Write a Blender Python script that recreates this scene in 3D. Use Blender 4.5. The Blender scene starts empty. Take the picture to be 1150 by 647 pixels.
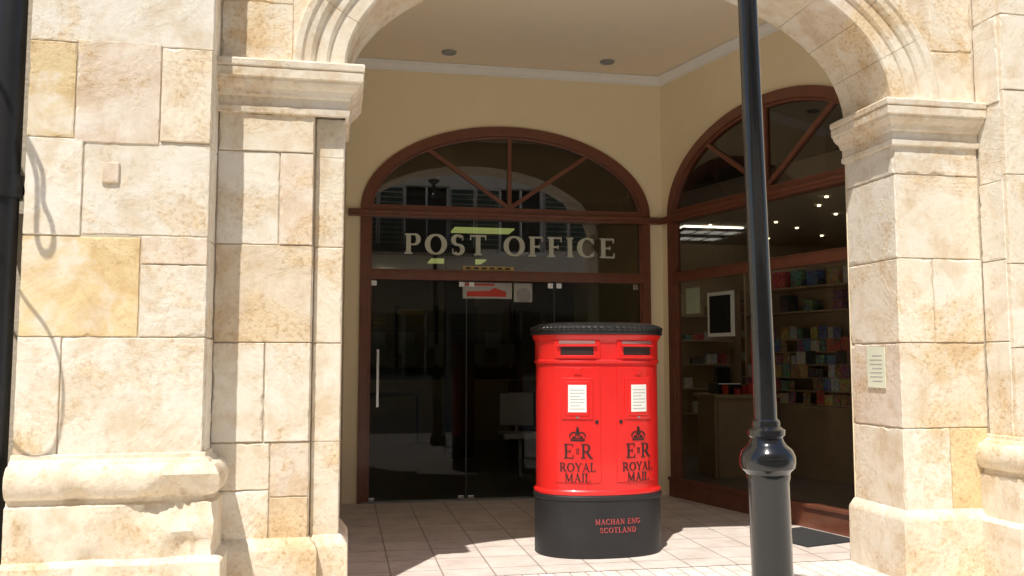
import bpy, math, random
from mathutils import Vector
random.seed(7)
S=bpy.context.scene
COL=S.collection

# ------------------------------------------------------------ materials
def newmat(name):
    m=bpy.data.materials.new(name); m.use_nodes=True
    nt=m.node_tree; b=nt.nodes['Principled BSDF']
    return m,nt,b
def N(nt,t,**k):
    n=nt.nodes.new(t)
    for a,v in k.items(): setattr(n,a,v)
    return n
def simple(name,col,rough=.6,metal=0,noise=.12,nscale=6,bump=0,bscale=40,coat=0,emis=None,es=0):
    m,nt,b=newmat(name); L=nt.links
    b.inputs['Roughness'].default_value=rough; b.inputs['Metallic'].default_value=metal
    if coat: b.inputs['Coat Weight'].default_value=coat; b.inputs['Coat Roughness'].default_value=.08
    tc=N(nt,'ShaderNodeTexCoord'); no=N(nt,'ShaderNodeTexNoise'); no.inputs['Scale'].default_value=nscale; no.inputs['Detail'].default_value=4
    L.new(tc.outputs['Object'],no.inputs['Vector'])
    mx=N(nt,'ShaderNodeMix',data_type='RGBA')
    mx.inputs['A'].default_value=(*[c*(1-noise) for c in col],1); mx.inputs['B'].default_value=(*[min(1,c*(1+noise)) for c in col],1)
    L.new(no.outputs['Fac'],mx.inputs['Factor']); L.new(mx.outputs['Result'],b.inputs['Base Color'])
    if bump:
        n2=N(nt,'ShaderNodeTexNoise'); n2.inputs['Scale'].default_value=bscale; n2.inputs['Detail'].default_value=3
        L.new(tc.outputs['Object'],n2.inputs['Vector'])
        bp=N(nt,'ShaderNodeBump'); bp.inputs['Strength'].default_value=bump; bp.inputs['Distance'].default_value=.01
        L.new(n2.outputs['Fac'],bp.inputs['Height']); L.new(bp.outputs['Normal'],b.inputs['Normal'])
    if emis:
        b.inputs['Emission Color'].default_value=(*emis,1); b.inputs['Emission Strength'].default_value=es
    return m
def stone_mat(name,fixed=None,stain=.8):
    m,nt,b=newmat(name); L=nt.links
    b.inputs['Roughness'].default_value=.92; b.inputs['Specular IOR Level'].default_value=.2
    tc=N(nt,'ShaderNodeTexCoord')
    if fixed: 
        at=N(nt,'ShaderNodeRGB'); at.outputs[0].default_value=(*fixed,1); colout=at.outputs[0]
    else:
        at=N(nt,'ShaderNodeAttribute'); at.attribute_name='Col'; colout=at.outputs['Color']
    def noise(sc,de,ro,di=0):
        n=N(nt,'ShaderNodeTexNoise'); n.inputs['Scale'].default_value=sc; n.inputs['Detail'].default_value=de; n.inputs['Roughness'].default_value=ro; n.inputs['Distortion'].default_value=di
        L.new(tc.outputs['Object'],n.inputs['Vector']); return n
    def ramp(src,p0,c0,p1,c1):
        r=N(nt,'ShaderNodeValToRGB'); e=r.color_ramp.elements; e[0].position=p0; e[1].position=p1; e[0].color=(*c0,1); e[1].color=(*c1,1)
        L.new(src.outputs['Fac'],r.inputs['Fac']); return r
    n1=noise(1.9,7,.68,.5)
    r1=ramp(n1,.52,(0,0,0),.64,(stain,)*3)
    mx=N(nt,'ShaderNodeMix',data_type='RGBA'); mx.inputs['B'].default_value=(.74,.565,.345,1)
    L.new(r1.outputs['Color'],mx.inputs['Factor']); L.new(colout,mx.inputs['A'])
    r6=ramp(n1,.37,(.7,.7,.7),.46,(0,0,0))
    mx2=N(nt,'ShaderNodeMix',data_type='RGBA'); mx2.inputs['B'].default_value=(.83,.77,.67,1)
    L.new(r6.outputs['Color'],mx2.inputs['Factor']); L.new(mx.outputs['Result'],mx2.inputs['A'])
    n2=noise(38,6,.68)
    r2=ramp(n2,.33,(.72,.63,.52),.50,(1.04,1.04,1.04))
    mk=ramp(n1,.46,(.18,.18,.18),.60,(.95,.95,.95))
    m2=N(nt,'ShaderNodeMix',data_type='RGBA',blend_type='MULTIPLY'); L.new(mk.outputs['Color'],m2.inputs['Factor'])
    L.new(mx2.outputs['Result'],m2.inputs['A']); L.new(r2.outputs['Color'],m2.inputs['B'])
    n5=noise(5.0,5,.62,.3)
    r5=ramp(n5,.34,(.88,.80,.69),.54,(1.02,1.02,1.01))
    m5=N(nt,'ShaderNodeMix',data_type='RGBA',blend_type='MULTIPLY'); m5.inputs['Factor'].default_value=1
    L.new(m2.outputs['Result'],m5.inputs['A']); L.new(r5.outputs['Color'],m5.inputs['B'])
    L.new(m5.outputs['Result'],b.inputs['Base Color'])
    mu=N(nt,'ShaderNodeMath',operation='MULTIPLY'); L.new(n2.outputs['Fac'],mu.inputs[0]); L.new(mk.outputs['Color'],mu.inputs[1])
    ad=N(nt,'ShaderNodeMath',operation='MULTIPLY_ADD'); L.new(n5.outputs['Fac'],ad.inputs[0]); ad.inputs[1].default_value=.9; L.new(mu.outputs[0],ad.inputs[2])
    bp=N(nt,'ShaderNodeBump'); bp.inputs['Strength'].default_value=.6; bp.inputs['Distance'].default_value=.012
    L.new(ad.outputs[0],bp.inputs['Height']); L.new(bp.outputs['Normal'],b.inputs['Normal'])
    return m
def tile_mat(name,c1,c2,mort,bw,bh,ms,off=0.5,rot=0,rough=.7):
    m,nt,b=newmat(name); L=nt.links
    b.inputs['Roughness'].default_value=rough
    tc=N(nt,'ShaderNodeTexCoord'); mp=N(nt,'ShaderNodeMapping'); mp.inputs['Rotation'].default_value=(0,0,rot)
    L.new(tc.outputs['Object'],mp.inputs['Vector'])
    br=N(nt,'ShaderNodeTexBrick'); br.offset=off
    br.inputs['Color1'].default_value=(*c1,1); br.inputs['Color2'].default_value=(*c2,1); br.inputs['Mortar'].default_value=(*mort,1)
    br.inputs['Scale'].default_value=1; br.inputs['Mortar Size'].default_value=ms; br.inputs['Brick Width'].default_value=bw; br.inputs['Row Height'].default_value=bh
    br.inputs['Mortar Smooth'].default_value=.2
    L.new(mp.outputs[0],br.inputs['Vector'])
    no=N(nt,'ShaderNodeTexNoise'); no.inputs['Scale'].default_value=3.5; no.inputs['Detail'].default_value=7; no.inputs['Roughness'].default_value=.7
    L.new(tc.outputs['Object'],no.inputs['Vector'])
    r=N(nt,'ShaderNodeValToRGB'); r.color_ramp.elements[0].position=.3; r.color_ramp.elements[1].position=.6
    r.color_ramp.elements[0].color=(.78,.75,.72,1); r.color_ramp.elements[1].color=(1.04,1.04,1.04,1)
    L.new(no.outputs['Fac'],r.inputs['Fac'])
    mx=N(nt,'ShaderNodeMix',data_type='RGBA',blend_type='MULTIPLY'); mx.inputs['Factor'].default_value=1
    L.new(br.outputs['Color'],mx.inputs['A']); L.new(r.outputs['Color'],mx.inputs['B']); L.new(mx.outputs['Result'],b.inputs['Base Color'])
    bp=N(nt,'ShaderNodeBump'); bp.inputs['Strength'].default_value=.6; bp.inputs['Distance'].default_value=.006; bp.invert=True
    L.new(br.outputs['Fac'],bp.inputs['Height']); L.new(bp.outputs['Normal'],b.inputs['Normal'])
    return m
def glass_mat(name,tint,refl=1.0,f0=.06):
    m=bpy.data.materials.new(name); m.use_nodes=True; nt=m.node_tree; nt.nodes.clear(); L=nt.links
    o=N(nt,'ShaderNodeOutputMaterial'); mix=N(nt,'ShaderNodeMixShader'); tr=N(nt,'ShaderNodeBsdfTransparent'); gl=N(nt,'ShaderNodeBsdfGlossy')
    tr.inputs[0].default_value=(*tint,1); gl.inputs['Roughness'].default_value=0; gl.inputs[0].default_value=(refl,refl,refl,1)
    ge=N(nt,'ShaderNodeNewGeometry'); dp=N(nt,'ShaderNodeVectorMath',operation='DOT_PRODUCT')
    L.new(ge.outputs['Incoming'],dp.inputs[0]); L.new(ge.outputs['Normal'],dp.inputs[1])
    ab=N(nt,'ShaderNodeMath',operation='ABSOLUTE'); L.new(dp.outputs['Value'],ab.inputs[0])
    su=N(nt,'ShaderNodeMath',operation='SUBTRACT'); su.inputs[0].default_value=1; L.new(ab.outputs[0],su.inputs[1])
    pw=N(nt,'ShaderNodeMath',operation='POWER'); L.new(su.outputs[0],pw.inputs[0]); pw.inputs[1].default_value=5
    ma=N(nt,'ShaderNodeMath',operation='MULTIPLY_ADD'); L.new(pw.outputs[0],ma.inputs[0]); ma.inputs[1].default_value=1-f0; ma.inputs[2].default_value=f0
    L.new(ma.outputs[0],mix.inputs[0]); L.new(tr.outputs[0],mix.inputs[1]); L.new(gl.outputs[0],mix.inputs[2]); L.new(mix.outputs[0],o.inputs[0])
    return m
def paint_wood(name,c):
    return simple(name,c,.35,noise=.3,nscale=9,bump=.15,bscale=60,coat=.2)

M_stone=stone_mat('ashlar_stone'); M_mould=stone_mat('moulded_stone',(.77,.68,.55),.6)
M_mortar=simple('mortar',(.56,.48,.37),.95,bump=.5)
M_cream=simple('cream_plaster',(.93,.81,.57),.8,noise=.04,nscale=3,bump=.05)
M_ceil=simple('ceiling_plaster',(.93,.81,.63),.85,noise=.03)
M_corn=simple('white_cornice',(.93,.92,.88),.6,noise=.03)
M_wood=paint_wood('brown_wood',(.18,.062,.034))
M_tile=tile_mat('lobby_tiles',(.77,.67,.60),(.72,.63,.56),(.40,.33,.28),.33,.33,.006,0,0,.5)
M_paver=tile_mat('street_pavers',(.82,.77,.69),(.75,.70,.63),(.50,.45,.39),.21,.105,.006,.5,math.radians(90),.85)
M_glass=glass_mat('window_glass',(.80,.82,.80),.8,.035); M_dglass=glass_mat('door_glass',(.60,.62,.58),.5,.03)
M_sglass=glass_mat('sign_glass',(.66,.70,.62),.9,.12)
M_tglass=glass_mat('tinted_fanlight_glass',(.45,.45,.43),1.0,.11)
M_red=simple('red_enamel',(.74,.015,.013),.36,noise=.14,nscale=3.5,coat=.3,bump=.05,bscale=26)
M_black=simple('black_paint',(.009,.009,.010),.15,noise=.25,nscale=12,bump=.05,bscale=50,coat=.4)
M_cap=simple('cap_black_paint',(.012,.012,.013),.38,noise=.4,nscale=9,bump=.08,bscale=60)
M_blk2=simple('black_letter_paint',(.03,.012,.012),.5)
M_base=simple('worn_black_base',(.015,.015,.017),.5,noise=.5,nscale=7,bump=.12,bscale=40)
M_white=simple('white_paper',(.85,.85,.8),.7,noise=.04)
M_ink=simple('grey_print',(.45,.45,.43),.7)
M_label=simple('label_strip',(.30,.16,.15),.6)
M_chrome=simple('steel',(.7,.7,.7),.2,metal=1,noise=.03)
M_letter=simple('pale_etched_letters',(.58,.61,.52),.5,noise=.08)
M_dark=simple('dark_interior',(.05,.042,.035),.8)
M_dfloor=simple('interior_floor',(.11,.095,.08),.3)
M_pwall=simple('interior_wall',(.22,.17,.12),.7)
M_shopw=simple('shop_wall',(.66,.54,.36),.8)
M_shopc=simple('shop_ceiling',(.55,.48,.38),.8)
M_swood=simple('light_wood',(.55,.41,.26),.5,noise=.15)
M_grey=simple('grey_plastic',(.3,.3,.3),.5)
M_yel=simple('yellow_sign',(.55,.40,.14),.6)
M_redp=simple('red_print',(.6,.06,.04),.6)
M_mat=simple('black_mat',(.03,.03,.03),.95,bump=.5)
M_fluo=simple('fluorescent_diffuser',(.4,.42,.2),.5,emis=(.55,.57,.19),es=.62)
M_pol=simple('office_fill_glow',(.8,.8,.7),.5,emis=(1,.85,.6),es=1.6)  # added glow that lifts the dim rear of the post office
M_spot=simple('spot_lamp',(1,.9,.7),.5,emis=(1,.80,.52),es=6)
M_shopf=simple('shop_light_panel',(1,1,1),.5,emis=(1,.92,.80),es=3.6)

# ------------------------------------------------------------ mesh builder
class Fr:
    def __init__(s,O,U,Nn): s.O=Vector(O); s.U=Vector(U).normalized(); s.N=Vector(Nn).normalized()
    def P(s,u,z,n=0): return s.O+s.U*u+s.N*n+Vector((0,0,z))
W=Fr((0,0,0),(1,0,0),(0,-1,0))
class MB:
    def __init__(s): s.v=[]; s.f=[]; s.c=[]
    def add(s,vs,fs,c=(1,1,1)):
        b=len(s.v); s.v+= [tuple(p) for p in vs]
        for f in fs: s.f.append([b+i for i in f]); s.c.append(c)
    def box(s,F,u0,u1,z0,z1,n0,n1,c=(1,1,1)):
        vs=[F.P(u,z,n) for n in (n0,n1) for z in (z0,z1) for u in (u0,u1)]
        s.add(vs,[(0,1,3,2),(4,6,7,5),(0,4,5,1),(2,3,7,6),(0,2,6,4),(1,5,7,3)],c)
    def wbx(s,x0,x1,y0,y1,z0,z1,c=(1,1,1)): s.box(W,x0,x1,z0,z1,-y1,-y0,c)
    def obj(s,name,mat,parent=None,smooth=False,bevel=0,rec=True):
        me=bpy.data.meshes.new(name); me.from_pydata(s.v,[],s.f); me.update()
        a=me.color_attributes.new('Col','FLOAT_COLOR','CORNER')
        i=0
        for p,c in zip(me.polygons,s.c):
            for _ in p.loop_indices: a.data[i].color=(*c,1); i+=1
        if rec:
            import bmesh
            bm=bmesh.new(); bm.from_mesh(me); bmesh.ops.recalc_face_normals(bm,faces=bm.faces); bm.to_mesh(me); bm.free()
        o=bpy.data.objects.new(name,me); COL.objects.link(o)
        if mat: me.materials.append(mat)
        if smooth:
            for p in me.polygons: p.use_smooth=True
        if bevel:
            md=o.modifiers.new('bevel','BEVEL'); md.width=bevel; md.segments=2; md.limit_method='ANGLE'; md.angle_limit=math.radians(40)
        if parent: o.parent=parent
        return o
def empty(name,parent=None):
    e=bpy.data.objects.new(name,None); COL.objects.link(e)
    if parent: e.parent=parent
    return e
def sweep(mb,path,prof,side=1,c=(1,1,1),closed=False,cap=True,sub=0,jit=0,chips=()):
    pts=[Vector(p) for p in path]; n=len(pts); dirs=[(pts[i+1]-pts[i]).normalized() for i in range(n-1)]
    nr=[Vector((d.y,-d.x))*side for d in dirs]; mit=[]
    for i in range(n):
        if i==0: mit.append(nr[0])
        elif i==n-1: mit.append(nr[-1])
        else:
            m=(nr[i-1]+nr[i]).normalized(); mit.append(m/max(.3,m.dot(nr[i])))
    st=[]
    for i in range(n-1):
        k=max(1,int((pts[i+1]-pts[i]).length/sub)) if sub else 1
        for q in range(k):
            f=q/k
            if q==0: st.append((pts[i],mit[i],0))
            else: st.append((pts[i].lerp(pts[i+1],f),nr[i],1))
    st.append((pts[-1],mit[-1],0))
    vs=[];k=len(prof)
    for p,mm,j in st:
        w=random.gauss(0,jit) if jit else 0
        for o,z in prof:
            oo=o+(w+random.gauss(0,jit))*(1 if o>.02 else 0)
            for (cx,cy,cz,rad,dep) in chips:
                q=p+mm*o; dd=math.sqrt((q.x-cx)**2+(q.y-cy)**2+((z-cz)*1.3)**2)
                if dd<rad: oo=max(.012,oo-dep*(1-(dd/rad)**2)*random.uniform(.7,1.1))
            q=p+mm*oo; vs.append((q.x,q.y,z))
    n=len(st)
    fs=[(i*k+j,(i+1)*k+j,(i+1)*k+j+1,i*k+j+1) for i in range(n-1) for j in range(k-1)]
    if cap: fs+= [tuple(range(k)),tuple(range((n-1)*k,n*k))]
    mb.add(vs,fs,c)
def block(mb,F,u0,u1,z0,z1,n,depth,c,gap=.0022,jit=.004,bev=.0055):
    u0+=gap;u1-=gap;z0+=gap;z1-=gap
    step=.03
    def side(a,b):
        k=max(2,int(abs((Vector(b)-Vector(a)).length)/step)); return [(a[0]+(b[0]-a[0])*i/k,a[1]+(b[1]-a[1])*i/k) for i in range(k)]
    per=side((u0,z0),(u1,z0))+side((u1,z0),(u1,z1))+side((u1,z1),(u0,z1))+side((u0,z1),(u0,z0))
    cu,cz=(u0+u1)/2,(z0+z1)/2; k=len(per); outer=[];inner=[]; 
    chip=0
    for (u,z) in per:
        if chip<=0 and random.random()<.04: chip=random.randint(1,5)
        big=chip>0; chip-=1
        j=random.random()*jit*(1.5 if big else .5)
        du=1 if cu>u else -1; dz=1 if cz>z else -1
        iu=bev*(.5+random.random()*.8)*(3.0 if big else 1)
        outer.append((u+du*j if u in(u0,u1) else u,z+dz*j if z in (z0,z1) else z)); 
        uu=min(max(u,u0+iu),u1-iu)+0; zz=min(max(z,z0+iu),z1-iu); inner.append((uu,zz))
    tilt=random.uniform(-.004,.004)
    vs=[F.P(u,z,n-depth) for u,z in outer]+[F.P(u,z,n-bev*1.1) for u,z in outer]+[F.P(u,z,n+random.uniform(-.001,.001)+tilt) for u,z in inner]
    fs=[]
    for i in range(k):
        j=(i+1)%k
        fs.append((i,j,k+j,k+i)); fs.append((k+i,k+j,2*k+j,2*k+i))
    fs.append(tuple(range(2*k,3*k)))
    mb.add(vs,fs,c)
CR=(.80,.71,.57); PA=(.82,.755,.645); PK=(.78,.67,.55); OC=(.76,.60,.35); TN=(.73,.62,.47); OR=(.75,.60,.42)
PAL=[CR,PA,PA,PK,CR,TN]
def rc(c=None):
    c=c or random.choice(PAL); k=random.uniform(.94,1.03); return tuple(x*k for x in c)

# ------------------------------------------------------------ constants
YF=5.135; YB1=5.705; YP=4.88; XL=0.0; XR=3.507; XPL=-.70; XPR=4.12; ZI=3.055; BY=8.8; ZC=4.36
XC=(XL+XR)/2; AA=XC; AB=.97
bld=empty('post_office_building')

FP=Fr((0,YP,0),(1,0,0),(0,-1,0)); FF=Fr((0,YF,0),(1,0,0),(0,-1,0)); FS=Fr((0,YF+.06,0),(1,0,0),(0,-1,0))
mb=MB()
L=[(-1.61,XPL,3.03,3.50,PA),(-1.61,-1.38,2.52,3.03,OC),(-1.38,-.96,2.50,3.05,PK),(-.96,XPL,2.52,3.03,CR),
   (-1.61,-1.33,2.01,2.52,PA),(-1.33,XPL,2.02,2.52,PA),
   (-1.61,-1.035,1.49,2.01,OC),(-1.035,XPL,1.87,2.02,PK),(-1.035,XPL,1.49,1.87,PA),
   (-1.61,-1.40,.88,1.49,PA),(-1.40,XPL,.88,1.49,PA)]
for i,(a,b_,z0,z1,c) in enumerate(L): block(mb,FP,a,b_,z0,z1,random.uniform(-.004,.004),.05,rc(c))
block(mb,FP,-1.24,-1.15,2.29,2.40,.007,.02,rc(PK),jit=.002,bev=.004)
z=3.5
while z<8:
    h=random.uniform(.42,.55); x=-1.61; w=random.uniform(.3,.6); block(mb,FP,x,x+w,z,z+h,0,.05,rc()); block(mb,FP,x+w,XPL,z,z+h,0,.05,rc()); z+=h
for (z0,z1) in [(.88,1.45),(1.45,1.98),(1.98,2.55),(2.55,3.1),(3.1,3.6),(3.6,4.2),(4.2,4.9)]:
    s=XPR+random.choice([.3,.55,.45]); block(mb,FP,XPR,s,z0,z1,0,.05,rc(CR)); block(mb,FP,s,5.05,z0,z1,0,.05,rc(PA))
FSr=Fr((XPR,YP,0),(0,1,0),(-1,0,0)); FSl=Fr((XPL,YP,0),(0,1,0),(1,0,0))
for F in (FSr,FSl):
    for (z0,z1) in [(.88,1.49),(1.49,2.01),(2.01,2.52),(2.52,3.03),(3.03,3.6),(3.6,4.2),(4.2,4.9)]:
        block(mb,F,.03,.25,z0,z1,0,.02,rc(PA))
lv=[.37,.92,1.47,2.02,2.55,2.775]
cols=[[TN,PA],[PA,CR],[TN,CR],[PA,PA],[CR,CR]]
for i in range(5):
    z0,z1=lv[i],lv[i+1]
    if i in (1,3): 
        sp=-.42 if i==1 else -.36
        block(mb,FF,XPL,sp,z0,z1,0,.05,rc(cols[i][0])); block(mb,FF,sp,-.17,z0,z1,0,.05,rc(PK if i==3 else PA))
    elif i==0:
        block(mb,FF,XPL,-.38,z0,.66,0,.05,rc(PA)); block(mb,FF,-.38,-.17,z0,.62,0,.05,rc(OR)); block(mb,FF,-.38,-.17,.62,z1,0,.05,rc(PK)); block(mb,FF,XPL,-.38,.66,z1,0,.05,rc(CR))
    else: block(mb,FF,XPL,-.17,z0,z1,0,.05,rc(cols[i][0]))
    block(mb,FS,-.165,0,z0+random.uniform(-.02,.0),z1,0,.05,rc(CR),jit=.002)
FJl=Fr((XL,YF,0),(0,1,0),(1,0,0)); FJr=Fr((XR,YF,0),(0,1,0),(-1,0,0))
FSt=Fr((-.17,YF,0),(0,1,0),(1,0,0))
for i in range(5):
    block(mb,FSt,0.01,.065,lv[i],lv[i+1],0,.02,rc(CR),jit=.001,bev=.003)
    block(mb,FJl,.07,YB1-YF,lv[i],lv[i+1],0,.04,rc())
rv=[.40,.94,1.485,2.03,2.58,2.775]
for i in range(5):
    z0,z1=rv[i],rv[i+1]
    block(mb,FJr,0.0,YB1-YF,z0,z1,0,.05,rc([CR,PK,CR,PA,PA][i]),bev=.010)
    sp=[3.84,None,3.76,None,None][i]
    if sp: block(mb,FF,XR+.003,sp,z0,z1,0,.05,rc([PA,0,CR][i] if i<3 else CR)); block(mb,FF,sp,XPR,z0,z1,0,.05,rc([OC,0,PA][i]))
    else: block(mb,FF,XR+.003,XPR,z0,z1,0,.05,rc([0,CR,0,CR,PA][i]))
for z0,z1 in [(3.06,3.42),(3.42,3.9),(3.9,4.5)]:
    block(mb,FF,XPL,-.30,z0,z1,-.006,.02,rc(CR)); block(mb,FF,3.81,XPR,z0,z1,-.006,.02,rc(CR))
mb.obj('ashlar_blocks',M_stone,bld)

mb=MB()
mb.wbx(-1.6,XPL-.010,YP+.010,YB1-.02,0,8); mb.wbx(XPR+.010,5.04,YP+.010,YB1-.02,0,8)
mb.wbx(XPL-.02,-.18,YF+.010,YB1-.03,0,3.05); mb.wbx(-.2,-.012,YF+.070,YB1-.012,0,3.05)
mb.wbx(XR+.010,XPR+.02,YF+.010,YB1-.02,0,3.05)
mb.obj('wall_core',M_mortar,bld)

mb=MB()
torus=[(0,.90),(.015,.895),(.02,.875),(.035,.865),(.045,.85)]
for k in range(9):
    a=math.pi/2-k*math.pi/8; torus.append((.05+.055*math.cos(a),.765+.085*math.sin(a)))
torus+=[(.05,.675),(.055,.655),(.075,.645),(.076,.60),(.076,.56),(.075,.51),(.075,.47),(.075,.43),(.075,.385),(.10,.375),(.115,.36),(.116,.2),(.115,0),(0,0)]
sweep(mb,[(-1.61,YP),(XPL,YP),(XPL,YF+.02)],torus,1,cap=False,sub=.02,jit=.0014,
      chips=[(-.78,YP-.06,.66,.19,.07),(-.97,YP-.06,.62,.11,.04),(-1.28,YP-.08,.69,.08,.03),(-.74,YP-.07,.42,.14,.05),(-1.2,YP-.1,.37,.1,.035),(-.66,YP-.08,.80,.07,.03)])
sweep(mb,[(XPR,YF+.02),(XPR,YP),(5.05,YP)],torus,1,cap=False,sub=.02,jit=.0014,chips=[(XPR+.05,YP-.06,.62,.14,.05)])
pl=[(0,.40),(.01,.395),(.045,.35),(.05,.33),(.05,.15),(.05,0),(0,0)]
sweep(mb,[(XPL,YF),(-.17,YF),(-.17,YF+.06),(0,YF+.06),(0,YB1)],pl,1,cap=False,sub=.03,jit=.001)
sweep(mb,[(XR,YB1),(XR,YF),(XPR,YF)],[(o,z+.03 if z>0 else 0) for o,z in pl],1,cap=False,sub=.03,jit=.001)
o=mb.obj('plinth_mouldings',M_mould,bld,bevel=0,smooth=True)
md=o.modifiers.new('es','EDGE_SPLIT'); md.split_angle=math.radians(35)
mb=MB()
imp=[(0,2.765),(.022,2.77),(.026,2.80),(.012,2.812),(.012,2.86),(.03,2.868),(.036,2.885),(.045,2.90),(.065,2.915),(.082,2.935),(.086,2.95),(.098,2.955),(.10,3.0),(.092,3.008),(.105,3.015),(.108,3.045),(.10,3.055),(-.02,3.056)]
sweep(mb,[(XPL,YF),(0,YF),(0,YB1+.01)],imp,1,cap=True,sub=.05,jit=.0008)
sweep(mb,[(XR,YB1+.01),(XR,YF),(XPR,YF)],imp,1,cap=True,sub=.05,jit=.0008)
mb.obj('impost_mouldings',M_mould,bld)

def ell(t,off,cx=XC,cz=ZI,a=AA,b=AB):
    x=a*math.cos(t); z=b*math.sin(t); nx=math.cos(t)/a; nz=math.sin(t)/b; l=math.hypot(nx,nz)
    return cx+x+off*nx/l, cz+z+off*nz/l
prof=[(0,-(YB1-YF)),(0,-.012),(.012,0),(.095,0),(.10,.012),(.115,.022),(.175,.024),(.18,.04),(.20,.055),(.235,.06),(.25,.075),(.285,.078),(.30,.07),(.302,-.03)]
mb=MB(); nv=15
ts=[math.pi*i/400 for i in range(401)]; cum=[0]
for i in range(400):
    a=ell(ts[i],0);b_=ell(ts[i+1],0); cum.append(cum[-1]+math.hypot(a[0]-b_[0],a[1]-b_[1]))
def t_at(s):
    for i in range(400):
        if cum[i+1]>=s: return ts[i]+(ts[i+1]-ts[i])*(s-cum[i])/(cum[i+1]-cum[i]+1e-9)
    return math.pi
Ltot=cum[-1]
for q in range(nv):
    s0=Ltot*q/nv+.001; s1=Ltot*(q+1)/nv-.001; k=9; vs=[]
    for i in range(k):
        t=t_at(s0+(s1-s0)*i/(k-1))
        for off,f in prof:
            x,z=ell(t,off); vs.append((x,YF-f,z))
    m=len(prof); fs=[(i*m+j,(i+1)*m+j,(i+1)*m+j+1,i*m+j+1) for i in range(k-1) for j in range(m-1)]
    fs+=[tuple(range(m)),tuple(range((k-1)*m,k*m))]
    mb.add(vs,fs,rc(random.choice([CR,CR,CR,PK])))
mb.obj('arch_voussoirs',M_stone,bld,bevel=.0015)
def arch_strip(mb,F,cx,cz,a,b,off,n,ztop,u0,u1,zb,nn=48):
    P=[]
    for i in range(nn+1):
        x,z=ell(math.pi*i/nn,off,cx,cz,a,b); P.append((x,z))
    for i in range(nn):
        (xa,za),(xb,zb_)=P[i],P[i+1]
        mb.add([F.P(xa,za,n),F.P(xb,zb_,n),F.P(xb,ztop,n),F.P(xa,ztop,n)],[(0,1,2,3)])
    xr=P[0][0]; xl=P[-1][0]
    if xl>u0: mb.add([F.P(u0,zb,n),F.P(xl,zb,n),F.P(xl,ztop,n),F.P(u0,ztop,n)],[(0,1,2,3)])
    if xr<u1: mb.add([F.P(xr,zb,n),F.P(u1,zb,n),F.P(u1,ztop,n),F.P(xr,ztop,n)],[(0,1,2,3)])
mb=MB(); arch_strip(mb,FF,XC,ZI,AA,AB,.295,-.012,8.0,XPL-.02,XPR+.02,3.05); arch_strip(mb,FF,XC,ZI,AA,AB,.01,-.10,8.0,XPL-.02,XPR+.02,3.0)
mb.obj('spandrel_wall',M_mould,bld)
mb=MB(); arch_strip(mb,FF,XC,ZI,AA,AB,.0,-(YB1-YF)-.003,ZC,-.3,4.3,0); mb.obj('lobby_front_wall',M_cream,bld)

mb=MB()
mb.wbx(-10,-1.9,5.0,5.6,0,8); mb.wbx(5.05,14,YF,5.7,0,8)
mb.obj('side_facade',M_mould,bld)
mb=MB(); mb.wbx(-1.9,-1.6,5.25,5.5,0,8); mb.obj('recess_wall',M_mortar,bld)
mb=MB(); mb.wbx(-10,14,4.7,18,8.0,8.3); mb.wbx(-10,14,17.8,18,0,8); mb.wbx(-10,-9.8,5,18,0,8); mb.wbx(13.8,14,5,18,0,8); mb.obj('roof_and_outer_walls',M_mortar,bld)

# ------------------------------------------------------------ lobby
mb=MB(); mb.wbx(-1.2,4.6,YB1-.2,BY+.05,ZC,ZC+.1); mb.obj('lobby_ceiling',M_ceil,bld)
mb=MB()
for x,y in [(.98,8.40),(2.57,8.38)]:
    n=24
    for r0,r1,z0,z1 in [(.075,.055,ZC-.002,ZC-.016)]:
        vs=[(x+r*math.cos(2*math.pi*i/n),y+r*math.sin(2*math.pi*i/n),zz) for r,zz in ((r0,z0),(r0-.005,z1),(r1,z1),(r1-.01,z0-.004)) for i in range(n)]
        fs=[(a*n+i,a*n+(i+1)%n,(a+1)*n+(i+1)%n,(a+1)*n+i) for a in range(3) for i in range(n)]+[tuple(range(3*n,4*n))]
        mb.add(vs,fs)
mb.obj('recessed_downlights',M_grey,bld)

BF=Fr((0,BY,0),(1,0,0),(0,-1,0))
SD=Vector((.259,-.966,0)).normalized(); SN=Vector((-SD.y,SD.x,0))
SF=Fr((3.28,BY,0),SD,-SN)
CXL=.02
mb=MB()
ZS=2.86; FA=1.478; FB=.875; CB=1.652
arch_strip(mb,BF,CB,ZS,FA,FB,0,0,ZC+.01,CXL,3.28,0)
arch_strip(mb,SF,1.58,ZS,1.44,FB,0,0,ZC+.01,0,3.7,0)
LF=Fr((CXL,BY,0),(-.03,-.999,0),(.999,-.03,0)); mb.box(LF,0,3.2,0,ZC,-.1,0)
mb.obj('lobby_walls',M_cream,bld)
mb=MB()
cp=[(0,ZC-.085),(.012,ZC-.083),(.014,ZC-.07),(.03,ZC-.062),(.045,ZC-.045),(.055,ZC-.03),(.075,ZC-.02),(.08,ZC-.004),(0,ZC-.004)]
e=SF.P(3.3,0,0)
sweep(mb,[(CXL-.09,5.75),(CXL,BY),(3.28,BY),(e.x,e.y)],cp,1)
mb.obj('ceiling_cornice',M_corn,bld,bevel=.002)

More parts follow.
